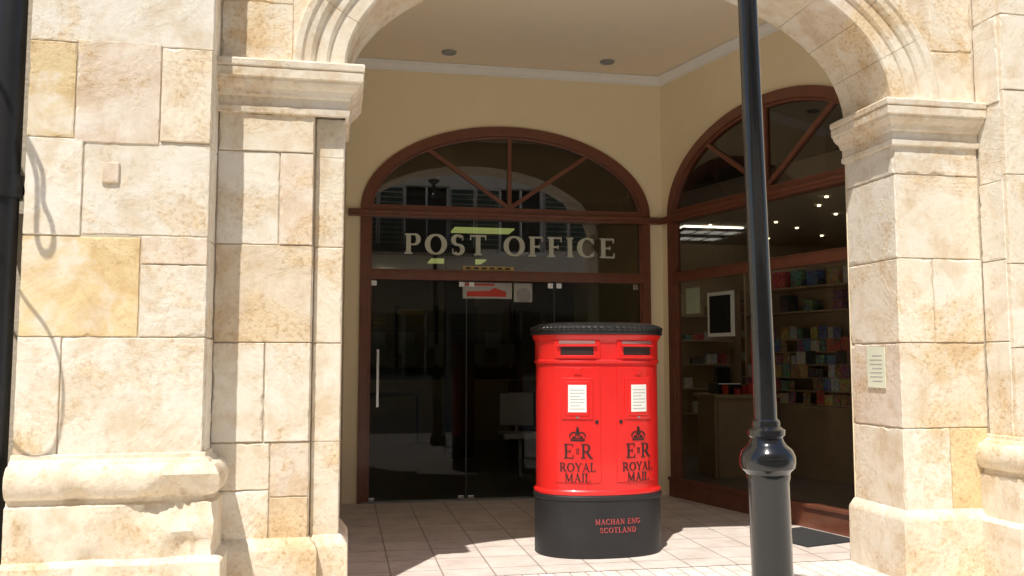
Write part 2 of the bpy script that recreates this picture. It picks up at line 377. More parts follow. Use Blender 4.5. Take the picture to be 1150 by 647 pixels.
def fan(F,cu,a,b,door,parent,name,extra_l,extra_r):
    g=MB(); w=.085
    nn=48; m=4; vs=[]
    for i in range(nn+1):
        t=math.pi*i/nn
        for off,n in ((.012,.03),(-w,.03),(-w,-.07),(.012,-.07)):
            x,z=ell(t,off,cu,ZS,a,b); vs.append(F.P(x,z,n))
    g.add(vs,[(i*m+j,(i+1)*m+j,(i+1)*m+(j+1)%m,i*m+(j+1)%m) for i in range(nn) for j in range(m)])
    vs=[]
    for i in range(nn+1):
        t=math.pi*i/nn
        for off,n in ((-w,.012),(-w-.025,.012),(-w-.025,-.05),(-w,-.05)):
            x,z=ell(t,off,cu,ZS,a,b); vs.append(F.P(x,z,n))
    g.add(vs,[(i*m+j,(i+1)*m+j,(i+1)*m+(j+1)%m,i*m+(j+1)%m) for i in range(nn) for j in range(m)])
    g.box(F,cu-a-extra_l,cu+a+extra_r,ZS-.075,ZS-.005,-.07,.05); g.box(F,cu-a-extra_l,cu+a+extra_r,ZS-.045,ZS-.015,.05,.065)
    g.box(F,cu-a+.06,cu+a-.06,ZS-.005,ZS+.05,-.05,.02)
    g.box(F,cu-a+.06,cu+a-.06,2.165,2.245,-.06,.032)
    g.box(F,cu-a+.075,cu+a-.075,2.245,2.27,-.04,.015)
    for s in (-1,1):
        u=cu+s*(a-.035); g.box(F,u-.045,u+.045,0,ZS-.075,-.07,.03)
        u=cu+s*(a-.09); g.box(F,u-.012,u+.012,0.004,ZS-.08,-.04,.012)
    for ang in (math.pi/2,math.radians(37),math.radians(143)):
        k=1/math.sqrt((math.cos(ang)/(a-w))**2+(math.sin(ang)/(b-w))**2)
        p0=Vector((cu,ZS+.05)); p1=Vector((cu+math.cos(ang)*(k+.02),ZS+math.sin(ang)*(k+.02))); d=(p1-p0).normalized(); nn_=Vector((-d.y,d.x))*.021
        q=[p0-nn_,p0+nn_,p1+nn_,p1-nn_]
        off=.010 if ang==math.pi/2 else .006
        g.add([F.P(p.x,p.y,off) for p in q]+[F.P(p.x,p.y,-.045) for p in q],[(0,1,2,3),(7,6,5,4),(0,4,5,1),(1,5,6,2),(2,6,7,3),(3,7,4,0)])
    g.obj(name+'_frame',M_wood,parent,bevel=.004)
    g=MB(); P=[ell(math.pi*i/32,-.03,cu,ZS,a,b) for i in range(33)]
    g.add([F.P(x,z,-.02) for x,z in P],[tuple(range(33))]); g.obj(name+'_fanlight_glass',M_tglass,parent)
door=empty('arched_entrance_doors'); win=empty('arched_shop_window')
fan(BF,CB,FA,FB,True,door,'entrance',.13,.13)
fan(SF,1.58,1.44,FB,False,win,'window',.12,.3)
def pane(g,F,u0,u1,z0,z1,n): g.add([F.P(u,z,n) for u,z in ((u0,z0),(u1,z0),(u1,z1),(u0,z1))],[(0,1,2,3)])
g=MB(); pane(g,BF,.22,3.1,2.2,2.83,-.02); g.obj('transom_glass',M_sglass,door)
g=MB()
xs=[.262,1.22,2.12,3.04]
for i in range(3): pane(g,BF,xs[i]+.005,xs[i+1]-.005,.02,2.165,-.02-.002*i)
g.obj('glass_door_leaves',M_dglass,door)
g=MB()
for i in (1,2): g.box(BF,xs[i]-.003,xs[i]+.003,.02,2.16,-.028,-.014)
g.obj('leaf_edges',simple('leaf_edge',(.10,.12,.11),.3),door)
g=MB()
for u in (.345,):
    g.box(BF,u-.013,u+.013,.92,1.48,.03,.052); g.box(BF,u-.01,u+.01,.98,1.0,-.016,.03); g.box(BF,u-.01,u+.01,1.40,1.42,-.016,.03)
for u in (.30,1.17,1.27,2.08,2.17,2.99):
    g.box(BF,u-.028,u+.028,2.105,2.157,-.035,-.008); g.box(BF,u-.03,u+.03,.018,.05,-.035,-.008)
g.obj('door_fittings',M_chrome,door,bevel=.003)
g=MB(); g.wbx(.2,3.12,BY-.05,BY+.08,.006,.016); g.obj('door_threshold',M_grey,door)
g=MB(); pane(g,SF,.15,2.98,.18,2.18,-.025); pane(g,SF,.15,2.98,2.25,2.80,-.025); g.obj('shop_window_glass',M_glass,win)
g=MB(); g.box(SF,.1,3.0,.004,.17,-.06,.028); g.box(SF,.1,3.0,.17,.2,-.045,.045); g.obj('window_base_rail',M_wood,win,bevel=.004)

# ------------------------------------------------------------ letter strokes
def stroke(x0,y0,x1,y1,w):
    d=Vector((x1-x0,y1-y0)); l=d.length; k=max(1,int(l/.35)); d.normalize(); n=Vector((-d.y,d.x))*w/2; out=[]
    for i in range(k):
        a=Vector((x0,y0))+d*l*i/k; b=Vector((x0,y0))+d*l*(i+1)/k
        out.append([a-n,b-n,b+n,a+n])
    return out
def arc(cx,cy,rx,ry,a0,a1,tk=.15,th=.06,k=None):
    k=k or max(4,int(abs(a1-a0)/18)); out=[]
    def pt(a,s):
        w=th+(tk-th)*abs(math.cos(a))**1.3
        return Vector((cx+(rx+s*w/2)*math.cos(a),cy+(ry+s*w/2)*math.sin(a)))
    for i in range(k):
        a=math.radians(a0+(a1-a0)*i/k); b=math.radians(a0+(a1-a0)*(i+1)/k)
        out.append([pt(a,-1),pt(b,-1),pt(b,1),pt(a,1)])
    return out
def H(x0,x1,y,w=.06): return stroke(x0,y,x1,y,w)
def glyphs(T=.15,t=.06):
    def Vv(x,w=None,y0=0,y1=1): return stroke(x,y0,x,y1,w or T)
    def sf(x,y,w=.3): return stroke(x-w/2,t/2 if y==0 else 1-t/2,x+w/2,t/2 if y==0 else 1-t/2,t)
    hi=1-t/2; lo=t/2
    return {
'I':(.34,Vv(.17)+sf(.17,0)+sf(.17,1)),
'P':(.72,Vv(.18)+sf(.18,0,.34)+H(.02,.4,hi,t)+H(.2,.4,.47,t)+arc(.4,.72,.2,.25,-90,90,T,t)),
'R':(.82,Vv(.18)+sf(.18,0,.34)+H(.02,.4,hi,t)+H(.2,.4,.49,t)+arc(.4,.73,.19,.24,-90,90,T,t)+stroke(.4,.49,.7,.03,T)+sf(.74,0,.2)),
'O':(.92,arc(.46,.5,.36,.46,0,360,T*1.15,t,24)),
'C':(.84,arc(.46,.5,.36,.46,45,315,T*1.15,t,18)+Vv(.73,.05,.68,.95)+Vv(.73,.05,.08,.3)),
'G':(.88,arc(.46,.5,.36,.46,45,335,T*1.15,t,18)+Vv(.73,.05,.68,.95)+Vv(.76,.13,.06,.45)+H(.58,.88,.45)),
'S':(.64,arc(.32,.73,.2,.23,40,270,T,t*1.3)+arc(.32,.27,.2,.23,-140,90,T,t*1.3)+Vv(.52,.05,.72,.95)+Vv(.1,.05,.06,.3)),
'T':(.78,Vv(.39)+sf(.39,0,.34)+H(.04,.74,hi,t)+Vv(.06,.05,.76,.97)+Vv(.72,.05,.76,.97)),
'F':(.68,Vv(.18)+sf(.18,0,.34)+H(.02,.64,hi,t)+Vv(.62,.05,.76,.97)+H(.2,.48,.5,t)+Vv(.48,.05,.4,.6)),
'E':(.72,Vv(.18)+H(.02,.66,hi,t)+Vv(.64,.05,.76,.97)+H(.2,.48,.5,t)+Vv(.48,.05,.4,.6)+H(.02,.68,lo,t)+Vv(.67,.05,.03,.26)),
'L':(.68,Vv(.18)+sf(.18,1,.34)+H(.02,.64,lo,t)+Vv(.63,.05,.03,.26)),
'A':(.86,stroke(.43,1,.14,.03,.06)+stroke(.4,1,.7,.03,T)+H(.22,.6,.35,t)+sf(.13,0,.24)+sf(.72,0,.28)),
'M':(1.02,Vv(.16,.07)+Vv(.84)+stroke(.15,1,.5,.1,T)+stroke(.5,.1,.83,1,.06)+sf(.16,0,.26)+sf(.84,0,.3)),
'N':(.88,Vv(.16,.07)+Vv(.72,.07)+stroke(.13,1,.72,.04,T)+sf(.16,0,.26)+sf(.72,1,.26)),
'H':(.88,Vv(.18)+Vv(.7)+H(.2,.68,.5)+sf(.18,0)+sf(.18,1)+sf(.7,0)+sf(.7,1)),
'D':(.86,Vv(.18)+H(.02,.42,hi,t)+H(.02,.42,lo,t)+arc(.42,.5,.32,.47,-90,90,T,t)),
'Y':(.8,Vv(.4,T,0,.5)+stroke(.4,.45,.12,.97,T)+stroke(.4,.45,.68,.97,.06)+sf(.4,0)+sf(.12,1,.26)+sf(.68,1,.22)),
' ':(.4,[])}
G=glyphs(); GB=glyphs(.20,.085)
def put_text(mb,t,cx,z,h,mapf,o0,o1,tr=.06,sx=1,GG=None):
    GG=GG or G
    x=cx-sum(GG[c][0]*sx+tr for c in t)*h/2
    for ch in t:
        w,pr=GG[ch]
        for i,q in enumerate(pr):
            e=.00025*(i%9)
            vs=[mapf(x+p.x*h*sx,z+p.y*h,o1+e) for p in q]+[mapf(x+p.x*h*sx,z+p.y*h,o0) for p in q]
            mb.add(vs,[(0,1,2,3),(0,4,5,1),(1,5,6,2),(2,6,7,3),(3,7,4,0)])
        x+=(w*sx+tr)*h
g=MB(); put_text(g,'POST OFFICE',1.70,2.425,.205,lambda u,z,n:BF.P(u,z,n),-.018,-.008,.19,1.14,GB)
so=g.obj('post_office_sign',M_letter,None,rec=True)
po=empty('door_notices')
g=MB(); g.box(BF,1.18,1.68,1.99,2.15,-.014,-.011); g.box(BF,1.70,1.89,1.96,2.15,-.014,-.011); g.obj('notice_paper',M_ink,po)
g=MB(); g.add([BF.P(u,z,-.009) for u,z in ((1.22,2.01),(1.62,2.01),(1.62,2.06),(1.5,2.10),(1.45,2.07),(1.22,2.06))],[(0,1,2,3,4,5)]); g.box(BF,1.20,1.5,2.12,2.14,-.0105,-.0085); g.obj('notice_print',M_redp,po)
g=MB(); g.box(BF,1.18,1.70,2.275,2.315,-.014,-.011); g.obj('opening_hours_strip',M_yel,po)
g=MB()
for i in range(6): g.box(BF,1.21+i*.08,1.26+i*.08,2.285,2.305,-.0105,-.0085)
g.obj('opening_hours_print',M_dark,po)
g=MB()
c=[(1.80+.075*math.cos(2*math.pi*i/24),2.03+.075*math.sin(2*math.pi*i/24)) for i in range(24)]
g.add([BF.P(u,z,-.0085) for u,z in c],[tuple(range(24))]); g.obj('round_sticker',M_grey,po)

# ------------------------------------------------------------ post office interior
inn=empty('post_office_interior')
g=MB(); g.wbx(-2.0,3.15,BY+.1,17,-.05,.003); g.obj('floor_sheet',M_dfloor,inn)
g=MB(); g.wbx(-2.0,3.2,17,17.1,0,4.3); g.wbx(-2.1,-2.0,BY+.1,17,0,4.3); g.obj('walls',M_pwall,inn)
g=MB(); g.wbx(-2.0,3.2,BY+.12,17,3.02,3.08); g.wbx(-2,3.2,BY+.9,BY+.95,3.08,4.3); g.obj('ceiling_and_dark_backing',M_dark,inn)  # ceiling, plus an upright dark sheet standing in for shade behind the fanlight
g=MB(); g.wbx(1.35,2.1,10.85,11.25,3.0,3.018); g.wbx(1.4,2.3,14.3,14.9,3.0,3.018); g.wbx(-.6,.2,12,12.6,3.0,3.018); g.obj('fluorescent_lights',M_fluo,inn)
g=MB(); g.wbx(.6,.9,15.9,16.2,2.9,2.95); g.wbx(2.2,2.5,15.9,16.2,2.9,2.95); g.wbx(-.5,-.2,15.9,16.2,2.9,2.95); g.obj('counter_fill_glow',M_pol,inn)  # glowing boxes added to brighten the back area, not real fittings
g=MB(); g.wbx(.2,3.0,15.2,15.8,.0,1.05); g.obj('service_counter',M_swood,inn)
g=MB(); g.wbx(.2,3.0,15.3,15.35,1.05,1.25); 
for i in range(5): g.wbx(.2+i*.68,.26+i*.68,15.2,15.34,1.05,2.3)
g.wbx(1.45,1.85,12.5,12.9,0,3); g.wbx(2.3,2.9,12.0,12.3,0,1.1); g.wbx(.3,.34,11,11.04,0,1.0); g.wbx(.9,.94,11,11.04,0,1.0); g.wbx(.3,.94,11.01,11.03,.93,.98); g.obj('counter_screen',M_dark,inn)
g=MB(); g.wbx(.75,1.1,12.4,12.43,2.0,2.08); g.wbx(.45,.65,13.5,13.53,1.92,2.0); g.wbx(1.1,1.25,13.6,13.63,1.95,2.02); g.obj('hanging_signs',M_yel,inn)
g=MB()
for i in range(6): 
    x=-.1+i*.55; g.wbx(x,x+.3,15.15,15.18,1.3,1.65); g.wbx(x+.05,x+.35,16.9,16.95,1.5+.1*(i%2),1.9)
g.obj('posters',M_grey,inn)
g=MB()
cx,cy=2.0,10.0
for i in range(5):
    a=2*math.pi*i/5; g.add([(cx+.02*math.sin(a),cy-.02*math.cos(a),.08),(cx-.02*math.sin(a),cy+.02*math.cos(a),.08),(cx+.3*math.cos(a)-.015*math.sin(a),cy+.3*math.sin(a)+.015*math.cos(a),.05),(cx+.3*math.cos(a)+.015*math.sin(a),cy+.3*math.sin(a)-.015*math.cos(a),.05)],[(0,1,2,3)])
g.wbx(cx-.02,cx+.02,cy-.02,cy+.02,.05,.5); g.wbx(cx-.22,cx+.22,cy-.22,cy+.22,.5,.56); g.wbx(cx-.2,cx+.2,cy+.2,cy+.24,.62,1.0); g.wbx(cx-.02,cx+.02,cy+.2,cy+.23,.5,.7)
g.obj('swivel_chair',M_grey,None,bevel=.01)

# ------------------------------------------------------------ shop interior
shop=empty('shop_interior')
g=MB(); g.wbx(3.3,10.3,5.8,14,-.05,.003); g.obj('floor_sheet',simple('shop_floor',(.26,.22,.18),.35),shop)
g=MB(); g.wbx(3.3,10,12.4,12.5,0,3.1); g.wbx(7.6,7.7,5.8,12.4,0,3.1); g.box(Fr((3.3,BY+.02,0),(0,1,0),(1,0,0)),.06,3.6,0,3.1,-.02,.0); g.obj('walls',M_shopw,shop)
pts=[SF.P(-.0,0,-.12),SF.P(3.2,0,-.12)]
g=MB(); g.add([(3.34,BY+.1,3.1),(pts[1].x,pts[1].y,3.1),(7.6,5.8,3.1),(7.6,12.4,3.1),(3.34,12.4,3.1)],[(0,1,2,3,4)]); g.obj('ceiling_sheet',M_shopc,shop)
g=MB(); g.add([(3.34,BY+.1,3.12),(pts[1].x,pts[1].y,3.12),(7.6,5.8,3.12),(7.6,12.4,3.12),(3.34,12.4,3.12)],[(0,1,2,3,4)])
g.box(SF,0,3.2,3.12,4.3,-.8,-.75); g.obj('void_dark_backing',M_dark,shop)  # dark sheets added behind the shop fanlight in place of unlit void
g=MB()
for (x,y) in [(4.5,9.2),(4.9,9.7),(5.3,10.2),(5.8,10.6),(5.2,9.0),(5.7,9.5),(6.3,10.1),(4.6,10.6),(5.1,11.2),(6.5,11.2),(5.9,11.6),(6.0,8.7),(5.0,8.5),(5.5,11.0)]:
    n=12; vs=[(x+.018*math.cos(2*math.pi*i/n),y+.018*math.sin(2*math.pi*i/n),z) for z in (3.084,3.097) for i in range(n)]
    g.add(vs,[tuple(range(n)),tuple(range(n,2*n))]+[(i,(i+1)%n,n+(i+1)%n,n+i) for i in range(n)])
g.obj('ceiling_spotlights',M_spot,shop)
g=MB()
for y in (10.7,11.3): g.wbx(4.3,5.1,y,y+.22,3.075,3.095)
g.wbx(5.5,6.3,7.8,8.1,3.075,3.095)
g.obj('ceiling_light_panels',M_shopf,shop)
g=MB()
for i in range(10): g.wbx(4.25,5.15,10.67+i*.10,10.69+i*.10,3.03,3.07)
for i in range(5): g.wbx(4.27+i*.2,4.29+i*.2,10.66,11.6,3.03,3.07)
g.obj('light_louvres',M_grey,shop)
sh=empty('shop_shelving',shop)
wood=MB(); items=MB()
MUT=[(.6,.14,.12),(.18,.26,.48),(.78,.74,.66),(.68,.52,.22),(.22,.38,.30),(.14,.13,.13),(.64,.64,.66),(.50,.33,.2),(.4,.2,.3),(.82,.78,.70),(.07,.07,.08),(.40,.28,.18),(.75,.70,.6)]
def shelf_unit(F,L,levels,dep,zt,ih=(.08,.2),iw=(.04,.11),fill=.85,side=True):
    if side: wood.box(F,0,L,0,zt,-.03,0); wood.box(F,-.03,0,0,zt,-.03,dep); wood.box(F,L,L+.03,0,zt,-.03,dep)
    for z in levels:
        wood.box(F,0,L,z,z+.02,0,dep); u=.02
        while u<L-.1:
            w=random.uniform(*iw); h=random.uniform(*ih)
            if random.random()<fill:
                c=random.choice(MUT)
                items.box(F,u,u+w*random.uniform(.6,.92),z+.022,z+.022+h,.02,dep*random.uniform(.4,.95),c)
            u+=w
SH1=Fr((4.1,12.38,0),(1,0,0),(0,-1,0)); shelf_unit(SH1,1.5,[.6,.95,1.3,1.65,2.0],.22,2.3,(.05,.17),(.07,.22),.5,False)
SH1b=Fr((5.7,12.38,0),(1,0,0),(0,-1,0)); shelf_unit(SH1b,1.4,[1.0,1.35,1.7,2.05],.28,2.4,(.07,.22),(.07,.24),.7)
d2=Vector((.75,-1.9,0)).normalized(); SH2=Fr((5.45,10.9,0),d2,(d2.y,-d2.x,0))
shelf_unit(SH2,2.6,[1.95,2.25],.32,2.6,(.12,.24),(.12,.3),.8)
wood.box(SH2,0,2.6,0,.8,0,.5)
wood.box(SH2,-.05,2.65,.8,.84,-.0,.55)
it_m,nt_,b_=newmat('product_packaging'); at=N(nt_,'ShaderNodeAttribute'); at.attribute_name='Col'
tcx=N(nt_,'ShaderNodeTexCoord'); vo=N(nt_,'ShaderNodeTexVoronoi'); vo.inputs['Scale'].default_value=38; nt_.links.new(tcx.outputs['Object'],vo.inputs['Vector'])
mm=N(nt_,'ShaderNodeMix',data_type='RGBA',blend_type='OVERLAY'); mm.inputs['Factor'].default_value=.55
nt_.links.new(at.outputs['Color'],mm.inputs['A']); nt_.links.new(vo.outputs['Color'],mm.inputs['B']); nt_.links.new(mm.outputs['Result'],b_.inputs['Base Color']); b_.inputs['Roughness'].default_value=.35
for k in range(6):
    z=.86+k*.155; u=.05
    wood.box(SH2,0,2.6,z-.012,z,.02,.52-k*.06)
    while u<2.45:
        w=random.uniform(.07,.15); hh=random.uniform(.10,.165); c=random.choice(MUT)
        if random.random()<.88: items.box(SH2,u,u+w*.9,z+.001,z+hh,.47-k*.06,.476-k*.06,c)
        u+=w
wood.obj('shelf_boards',M_swood,sh); items.obj('shelf_goods',it_m,sh,bevel=0)
g=MB(); g.wbx(4.35,5.1,9.9,10.5,.0,.93); g.wbx(4.3,5.15,9.85,10.55,.93,.97); g.wbx(4.3,4.33,9.88,9.9,0,.93); g.obj('shop_counter',M_swood,shop,bevel=.005)
g=MB(); g.wbx(4.4,4.7,10.0,10.3,.97,1.10); g.wbx(4.75,4.95,10.05,10.25,.97,1.05); g.wbx(4.46,4.66,10.2,10.23,1.1,1.3); g.obj('till',M_black,shop,bevel=.01)
g=MB()
for i in range(9):
    x=4.4+random.random()*.6; y=9.9+random.random()*.1; g.wbx(x,x+.06,y,y+.05,.972,.972+random.uniform(.04,.16))
g.obj('counter_goods',M_redp,shop)
g=MB(); g.box(SF,.64,1.02,1.60,2.03,-.09,-.07); g.obj('board_frame',M_white,shop)
g=MB(); g.box(SF,.675,.985,1.635,1.995,-.07,-.066); g.obj('black_board',M_base,shop)
g=MB(); g.box(SF,.30,.52,1.84,2.1,-.075,-.07); g.obj('window_card',simple('pale_green_card',(.6,.68,.5),.7),shop)
g=MB(); g.box(SF,2.0,2.6,.006,.014,.08,.6); g.obj('door_mat',M_mat,None)

# ------------------------------------------------------------ ground
g=MB(); g.add([(-150,-150,0),(150,-150,0),(150,150,0),(-150,150,0)],[(0,1,2,3)]); g.obj('street_paving',M_paver)
g=MB(); g.add([(-.1,5.72,.004),(4.3,5.72,.004),(4.3,BY+.1,.004),(-.1,BY+.1,.004)],[(0,1,2,3)]); g.obj('lobby_floor',M_tile)

# ------------------------------------------------------------ pillar box
PBX,PBY=1.847,6.36
pb=empty('pillar_box'); pb.location=(PBX,PBY,0)
A_,B_,E_=.447,.30,2.35
def outline(phi,o):
    c,s=math.cos(phi),math.sin(phi)
    x=A_*math.copysign(abs(c)**(2/E_),c); y=B_*math.copysign(abs(s)**(2/E_),s)
    nx=math.copysign(abs(x/A_)**(E_-1),x)/A_; ny=math.copysign(abs(y/B_)**(E_-1),y)/B_; l=math.hypot(nx,ny)+1e-9
    return x+o*nx/l,y+o*ny/l
FPn=600; fp=[outline(-math.pi/2+ (i-FPn)*(math.pi/2)/FPn*.999,0) for i in range(2*FPn+1)]
fs_=[0]
for i in range(2*FPn): fs_.append(fs_[-1]+math.hypot(fp[i+1][0]-fp[i][0],fp[i+1][1]-fp[i][1]))
mid=fs_[FPn]; fs_=[s-mid for s in fs_]
import bisect
def smap(s,z,o):
    i=min(max(bisect.bisect(fs_,s)-1,0),2*FPn-1); f=(s-fs_[i])/(fs_[i+1]-fs_[i]+1e-12)
    x=fp[i][0]+(fp[i+1][0]-fp[i][0])*f; y=fp[i][1]+(fp[i+1][1]-fp[i][1])*f
    nx=math.copysign(abs(x/A_)**(E_-1),x)/A_; ny=math.copysign(abs(y/B_)**(E_-1),y)/B_; l=math.hypot(nx,ny)+1e-9
    return (x+o*nx/l,y+o*ny/l,z)
def loft(prof,name,mat,n=144,rib=None,topcap=True):
    g=MB(); vs=[]
    for k,(o,z) in enumerate(prof):
        for i in range(n):
            oo=o+(rib[1] if rib and k in rib[0] and i%4<2 else 0)
            x,y=outline(2*math.pi*(i+.5)/n,oo); vs.append((x,y,z))
    m=len(prof); fs=[(k*n+i,k*n+(i+1)%n,(k+1)*n+(i+1)%n,(k+1)*n+i) for k in range(m-1) for i in range(n)]
    if topcap: fs.append(tuple(range((m-1)*n,m*n)))
    g.add(vs,fs); o=g.obj(name,mat,pb,smooth=True)
    md=o.modifiers.new('es','EDGE_SPLIT'); md.split_angle=math.radians(28)
    return o
loft([(.004,0),(.012,.006),(.012,.395),(.020,.402),(.022,.425),(.014,.432),(0,.434)],'base',M_base,topcap=False)
loft([(0,.434),(.016,.436),(.018,.452),(.006,.460),(0,.47),(0,.9),(0,1.345),(.012,1.352),(.014,1.368),(.006,1.378),(.006,1.50),(.010,1.515),(.022,1.53),(.028,1.545),(.028,1.553)],'body',M_red)
loft([(.020,1.551),(.040,1.556),(.044,1.566),(.036,1.572),(.040,1.578),(.040,1.602),(.034,1.61),(.018,1.622),(-.03,1.636),(-.12,1.646),(-.22,1.65)],'cap',M_cap,n=288,rib=((5,6),.006))
def wbox(mb,s0,s1,z0,z1,o0,o1,b=.004,k=None):
    k=k or max(2,int((s1-s0)/.02)); vs=[]
    for i in range(k+1):
        f=i/k; s=s0+(s1-s0)*f; si=s0+b+(s1-s0-2*b)*f
        vs+= [smap(s,z0,o0),smap(s,z0,o1-b),smap(si,z0+b,o1),smap(si,z1-b,o1),smap(s,z1,o1-b),smap(s,z1,o0)]
    fs=[(i*6+j,(i+1)*6+j,(i+1)*6+(j+1)%6,i*6+(j+1)%6) for i in range(k) for j in range(6)]+[tuple(range(6)),tuple(range(k*6,k*6+6))]
    mb.add(vs,fs)
red=MB(); blk=MB(); wht=MB(); ink=MB(); rdt=MB(); ste=MB(); lab=MB()
for sgn in (-1,1):
    c=.222*sgn
    wbox(red,c-.165,c+.165,.52,1.325,-.01,.006)
    wbox(red,c-.165,c+.165,1.382,1.515,-.01,.014,.006)
    wbox(red,c-.135,c+.135,1.470,1.482,-.01,.034,.005)
    wbox(blk,c-.115,c+.115,1.408,1.467,-.01,.0155,.002)
    wbox(red,c-.13,c+.13,1.388,1.406,-.01,.024,.004)
    wbox(lab,c-.125,c+.125,1.486,1.510,-.01,.0165,.001)
    wbox(red,c-.110,c+.110,.960,1.250,-.01,.015,.005)
    wbox(red,c-.082,c+.082,.985,1.225,0,.020,.004)
    wbox(wht,c-.062,c+.062,1.01,1.20,0,.0225,.001)
    for q in range(7): wbox(ink,c-.05,c+.05-(.03 if q%3==1 else 0),1.03+q*.022,1.036+q*.022,.01,.0233,.0003)
    wbox(ste,c-.012,c+.012,.968,.980,.0,.0175,.002)
    wbox(red,c-.02,c+.03,1.27,1.315,0,.014,.003)
    ls=c+.135*(-1 if sgn>0 else 1)
    wbox(blk,ls-.012,ls+.012,.93,.955,0,.012,.003)
    zc=.815; sc=.078
    def fl(prims,o=.0095,dst=blk):
        for i,q in enumerate(prims):
            e=.0003*(i%8)
            vs=[smap(c+p.x*sc,zc+p.y*sc,o+e) for p in q]+[smap(c+p.x*sc,zc+p.y*sc,.003) for p in q]
            dst.add(vs,[(0,1,2,3),(0,4,5,1),(1,5,6,2),(2,6,7,3),(3,7,4,0)])
    fl(stroke(-.62,0,.62,0,.13)+stroke(-.64,.16,.64,.16,.06)+arc(-.33,.35,.36,.36,20,190,.11,.11)+arc(.33,.35,.36,.36,-10,160,.11,.11)+arc(-.0,.2,.2,.55,0,180,.08,.08)
       +arc(0,.86,.09,.09,0,360,.12,.12)
       +stroke(0,.95,0,1.2,.08)+stroke(-.12,1.08,.12,1.08,.08)+stroke(0,.2,0,.8,.08)
       +arc(-.35,.28,.06,.06,0,360,.10,.10)+arc(.35,.28,.06,.06,0,360,.10,.10))
    put_text(blk,'E',c-.062,.69,.100,smap,.003,.0095,0); put_text(blk,'R',c+.062,.69,.100,smap,.003,.0095,0)
    put_text(blk,'II',c,.722,.036,smap,.003,.0095,0)
    put_text(blk,'ROYAL',c,.600,.060,smap,.003,.0095,.03); put_text(blk,'MAIL',c,.527,.060,smap,.003,.0095,.03)
put_text(rdt,'MACHAN ENG',.06,.238,.036,smap,.010,.017,.1); put_text(rdt,'SCOTLAND',.06,.180,.036,smap,.010,.017,.12)
red.obj('doors_and_apertures',M_red,pb,smooth=False); blk.obj('slots_crown_cypher_lettering',M_blk2,pb); wht.obj('collection_plates',M_white,pb); ink.obj('plate_print',M_ink,pb); ste.obj('locks',M_chrome,pb); lab.obj('aperture_labels',M_label,pb)
rdt.obj('maker_lettering',simple('red_lettering',(.45,.08,.08),.5),pb)

# ------------------------------------------------------------ street lamp
lp=empty('street_lamp'); lp.location=(1.557,3.06,0); lp.rotation_euler=(0,math.radians(-1.3),0)
def lathe(prof,name,mat,parent,n=40,cx=0,cy=0,smooth=True,ang=30):
    g=MB(); vs=[(cx+r*math.cos(2*math.pi*i/n),cy+r*math.sin(2*math.pi*i/n),z) for r,z in prof for i in range(n)]
    m=len(prof); g.add(vs,[(k*n+i,k*n+(i+1)%n,(k+1)*n+(i+1)%n,(k+1)*n+i) for k in range(m-1) for i in range(n)]+[tuple(range(n)),tuple(range((m-1)*n,m*n))])
    o=g.obj(name,mat,parent,smooth=smooth)
    md=o.modifiers.new('es','EDGE_SPLIT'); md.split_angle=math.radians(ang); return o
lathe([(.13,-.02),(.13,.12),(.12,.14),(.10,.17),(.082,.22),(.075,.26),(.073,.93),(.078,.945),(.078,.96),(.083,.968),(.096,.98),(.100,1.0),(.099,1.022),(.090,1.045),(.070,1.062),(.060,1.078),(.057,1.09),(.066,1.098),(.067,1.118),(.058,1.124),(.050,1.130),(.050,1.15),(.0405,1.158),(.0395,1.6),(.036,2.7),(.033,4.0),(.033,4.05),(.05,4.07),(.05,4.11),(.03,4.13),(.03,4.3)],'post',M_black,lp)
lathe([(.03,4.28),(.09,4.33),(.10,4.35),(.10,4.36)],'lantern_seat',M_black,lp,8,smooth=False)
lathe([(.10,4.36),(.19,4.78),(.19,4.79)],'lantern_glass',simple('frosted_glass',(.7,.7,.65),.3),lp,6,smooth=False)
lathe([(.21,4.79),(.21,4.81),(.12,4.92),(.05,4.96),(.05,5.0),(.02,5.06),(.0,5.1)],'lantern_roof',M_black,lp,6,smooth=False)

# ------------------------------------------------------------ drainpipe, bracket
SUNV=Vector((.27,.47,-1))
dp=empty('drainpipe')
lathe([(.075,0),(.075,2.2),(.09,2.2),(.09,2.32),(.075,2.32),(.075,4.6),(.09,4.6),(.09,4.7),(.075,4.7),(.075,8)],'pipe',M_cap,dp,28,-1.72,4.93)
g=MB(); g.wbx(-1.84,-1.6,4.99,5.2,2.23,2.28); g.obj('pipe_bracket',M_black,dp)
def tube(pts,r,name,mat,parent=None):
    cu=bpy.data.curves.new(name,'CURVE'); cu.dimensions='3D'; cu.bevel_depth=r; cu.bevel_resolution=2; cu.resolution_u=10
    sp=cu.splines.new('NURBS'); sp.points.add(len(pts)-1); sp.use_endpoint_u=True; sp.order_u=4
    for p,q in zip(sp.points,pts): p.co=(*q,1)
    o=bpy.data.objects.new(name,cu); COL.objects.link(o); cu.materials.append(mat)
    if parent: o.parent=parent
    return o
wl=empty('unseen_lamp_bracket')  # unseen lamp bracket and cable, shaped to cast their shadows on the pilaster
def proj(x,z,k):
    return (x-.27*k,YP-.47*k,z+k)
A=[proj(*p) for p in [(-1.62,1.72,1.0),(-1.53,1.62,1.0),(-1.44,1.50,1.02),(-1.37,1.25,1.04),(-1.385,1.0,1.04),(-1.43,.86,1.04),(-1.60,.84,1.02)]]
tube([(-2.3,5.0,2.75)]+A+[(-2.3,5.0,1.85)],.008,'hanging_cable',M_black,wl)
B=[proj(*p) for p in [(-1.56,2.45,1.0),(-1.50,2.30,1.0),(-1.53,2.18,1.0),(-1.46,2.08,1.0),(-1.45,1.93,1.0),(-1.51,1.90,1.0),(-1.55,2.02,1.0),(-1.53,2.25,1.0),(-1.58,2.5,1.0)]]
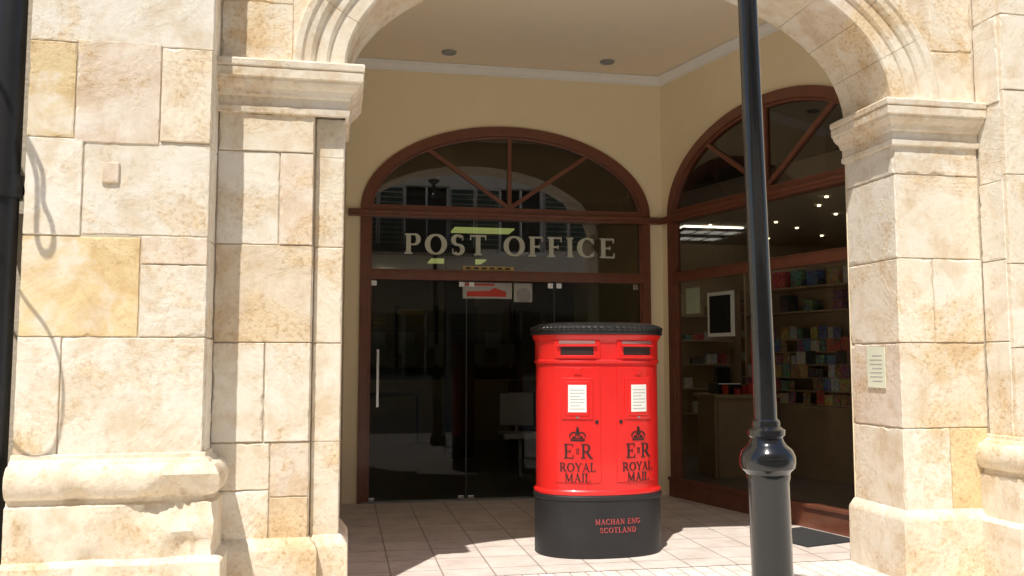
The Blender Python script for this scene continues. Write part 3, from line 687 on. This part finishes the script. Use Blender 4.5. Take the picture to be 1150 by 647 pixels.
tube([(-2.3,5.0,3.6)]+B+[(-2.3,5.0,3.7)],.012,'scroll_upper',M_black,wl)

nt2=empty('paper_notice')
g=MB(); g.box(FJr,.16,.36,1.19,1.46,.006,.010); g.obj('sheet',simple('pale_yellow_paper',(.82,.84,.64),.7),nt2)
g=MB()
for i in range(7): g.box(FJr,.19,.33-(.03 if i%3==0 else 0),1.23+i*.028,1.237+i*.028,.0103,.0108)
g.obj('print',M_ink,nt2)

# ------------------------------------------------------------ opposite building (behind the camera)
ob=empty('townhouse')
g=MB(); yb=-4.2
mwall=simple('pale_render',(.78,.72,.62),.9,bump=.1)
g.wbx(-16,18,yb-6,yb-.3,0,9.5); 
zs=[0,1.0,2.6,4.1,5.7,7.2,8.7,9.5]
xw=[-16+2.4*i for i in range(15)]
for i in range(0,len(zs)-1):
    if i%2==0: g.wbx(-16,18,yb-.3,yb,zs[i],zs[i+1])
    else:
        for x in xw: g.wbx(x-.6,x+.65,yb-.3,yb,zs[i],zs[i+1])
g.wbx(-16,18,yb,yb+.15,3.3,3.5); g.wbx(-16,18,yb,yb+.3,9.3,9.6)
g.obj('walls',mwall,ob)
g=MB()
for z0,z1 in ((1.0,2.6),(4.1,5.7),(7.2,8.7)):
    for x in xw[:-1]:
        g.wbx(x+.65,x+1.8,yb-.29,yb-.26,z0,z1)
g.obj('windows',M_black,ob)
g=MB()
for z0,z1 in ((1.0,2.6),(4.1,5.7),(7.2,8.7)):
    for x in xw[:-1]:
        g.wbx(x+.65,x+.72,yb-.25,yb-.15,z0,z1); g.wbx(x+1.73,x+1.8,yb-.25,yb-.15,z0,z1); g.wbx(x+1.2,x+1.25,yb-.25,yb-.15,z0,z1); g.wbx(x+.6,x+1.85,yb,yb+.08,z0-.1,z0-.02)
g.obj('window_frames',M_white,ob)
g=MB()
for z0,z1 in ((1.0,2.6),(4.1,5.7),(7.2,8.7)):
    for x in xw[:-1]:
        for k in range(12):
            zz=z0+.05+k*(z1-z0-.1)/12
            g.wbx(x+.08,x+.62,yb+.02,yb+.05,zz,zz+.09); g.wbx(x+1.83,x+2.37,yb+.02,yb+.05,zz,zz+.09)
g.obj('shutters',simple('green_shutter',(.05,.09,.07),.5),ob)
g=MB()
for i in range(60): x=-.4+i*.06; g.wbx(x-.008,x+.008,yb+.6,yb+.616,4.1,5.0)
g.wbx(-.45,3.2,yb+.59,yb+.63,5.0,5.04); g.wbx(-.45,3.2,yb+.59,yb+.63,4.1,4.13); g.wbx(-.45,3.2,yb,yb+.65,3.95,4.08)
g.obj('iron_balcony',M_black,ob)

# ------------------------------------------------------------ light
sd=SUNV.normalized()
sl=bpy.data.lights.new('sun','SUN'); sl.energy=5; sl.angle=math.radians(.5); sl.color=(1,.965,.90)
so2=bpy.data.objects.new('sun',sl); COL.objects.link(so2); so2.rotation_euler=sd.to_track_quat('-Z','Y').to_euler(); so2.location=(-4,-6,14)
w=bpy.data.worlds.new('World'); S.world=w; w.use_nodes=True; nt=w.node_tree
sk=nt.nodes.new('ShaderNodeTexSky'); sk.sky_type='NISHITA'; sk.sun_disc=False
sk.sun_elevation=math.asin(-sd.z); sk.sun_rotation=math.atan2(-sd.x,-sd.y)%(2*math.pi)
nt.links.new(sk.outputs[0],nt.nodes['Background'].inputs[0]); nt.nodes['Background'].inputs[1].default_value=.15
S.view_settings.view_transform='Standard'; S.view_settings.look='None'; S.view_settings.exposure=0

cam=bpy.data.cameras.new('camera'); cam.sensor_width=36; cam.lens=36*1000/1150; cam.clip_end=500; cam.clip_start=.05
co=bpy.data.objects.new('camera',cam); COL.objects.link(co); co.location=(0,0,1.37); co.rotation_euler=(math.radians(90+4.66),0,math.radians(-10.8)); S.camera=co
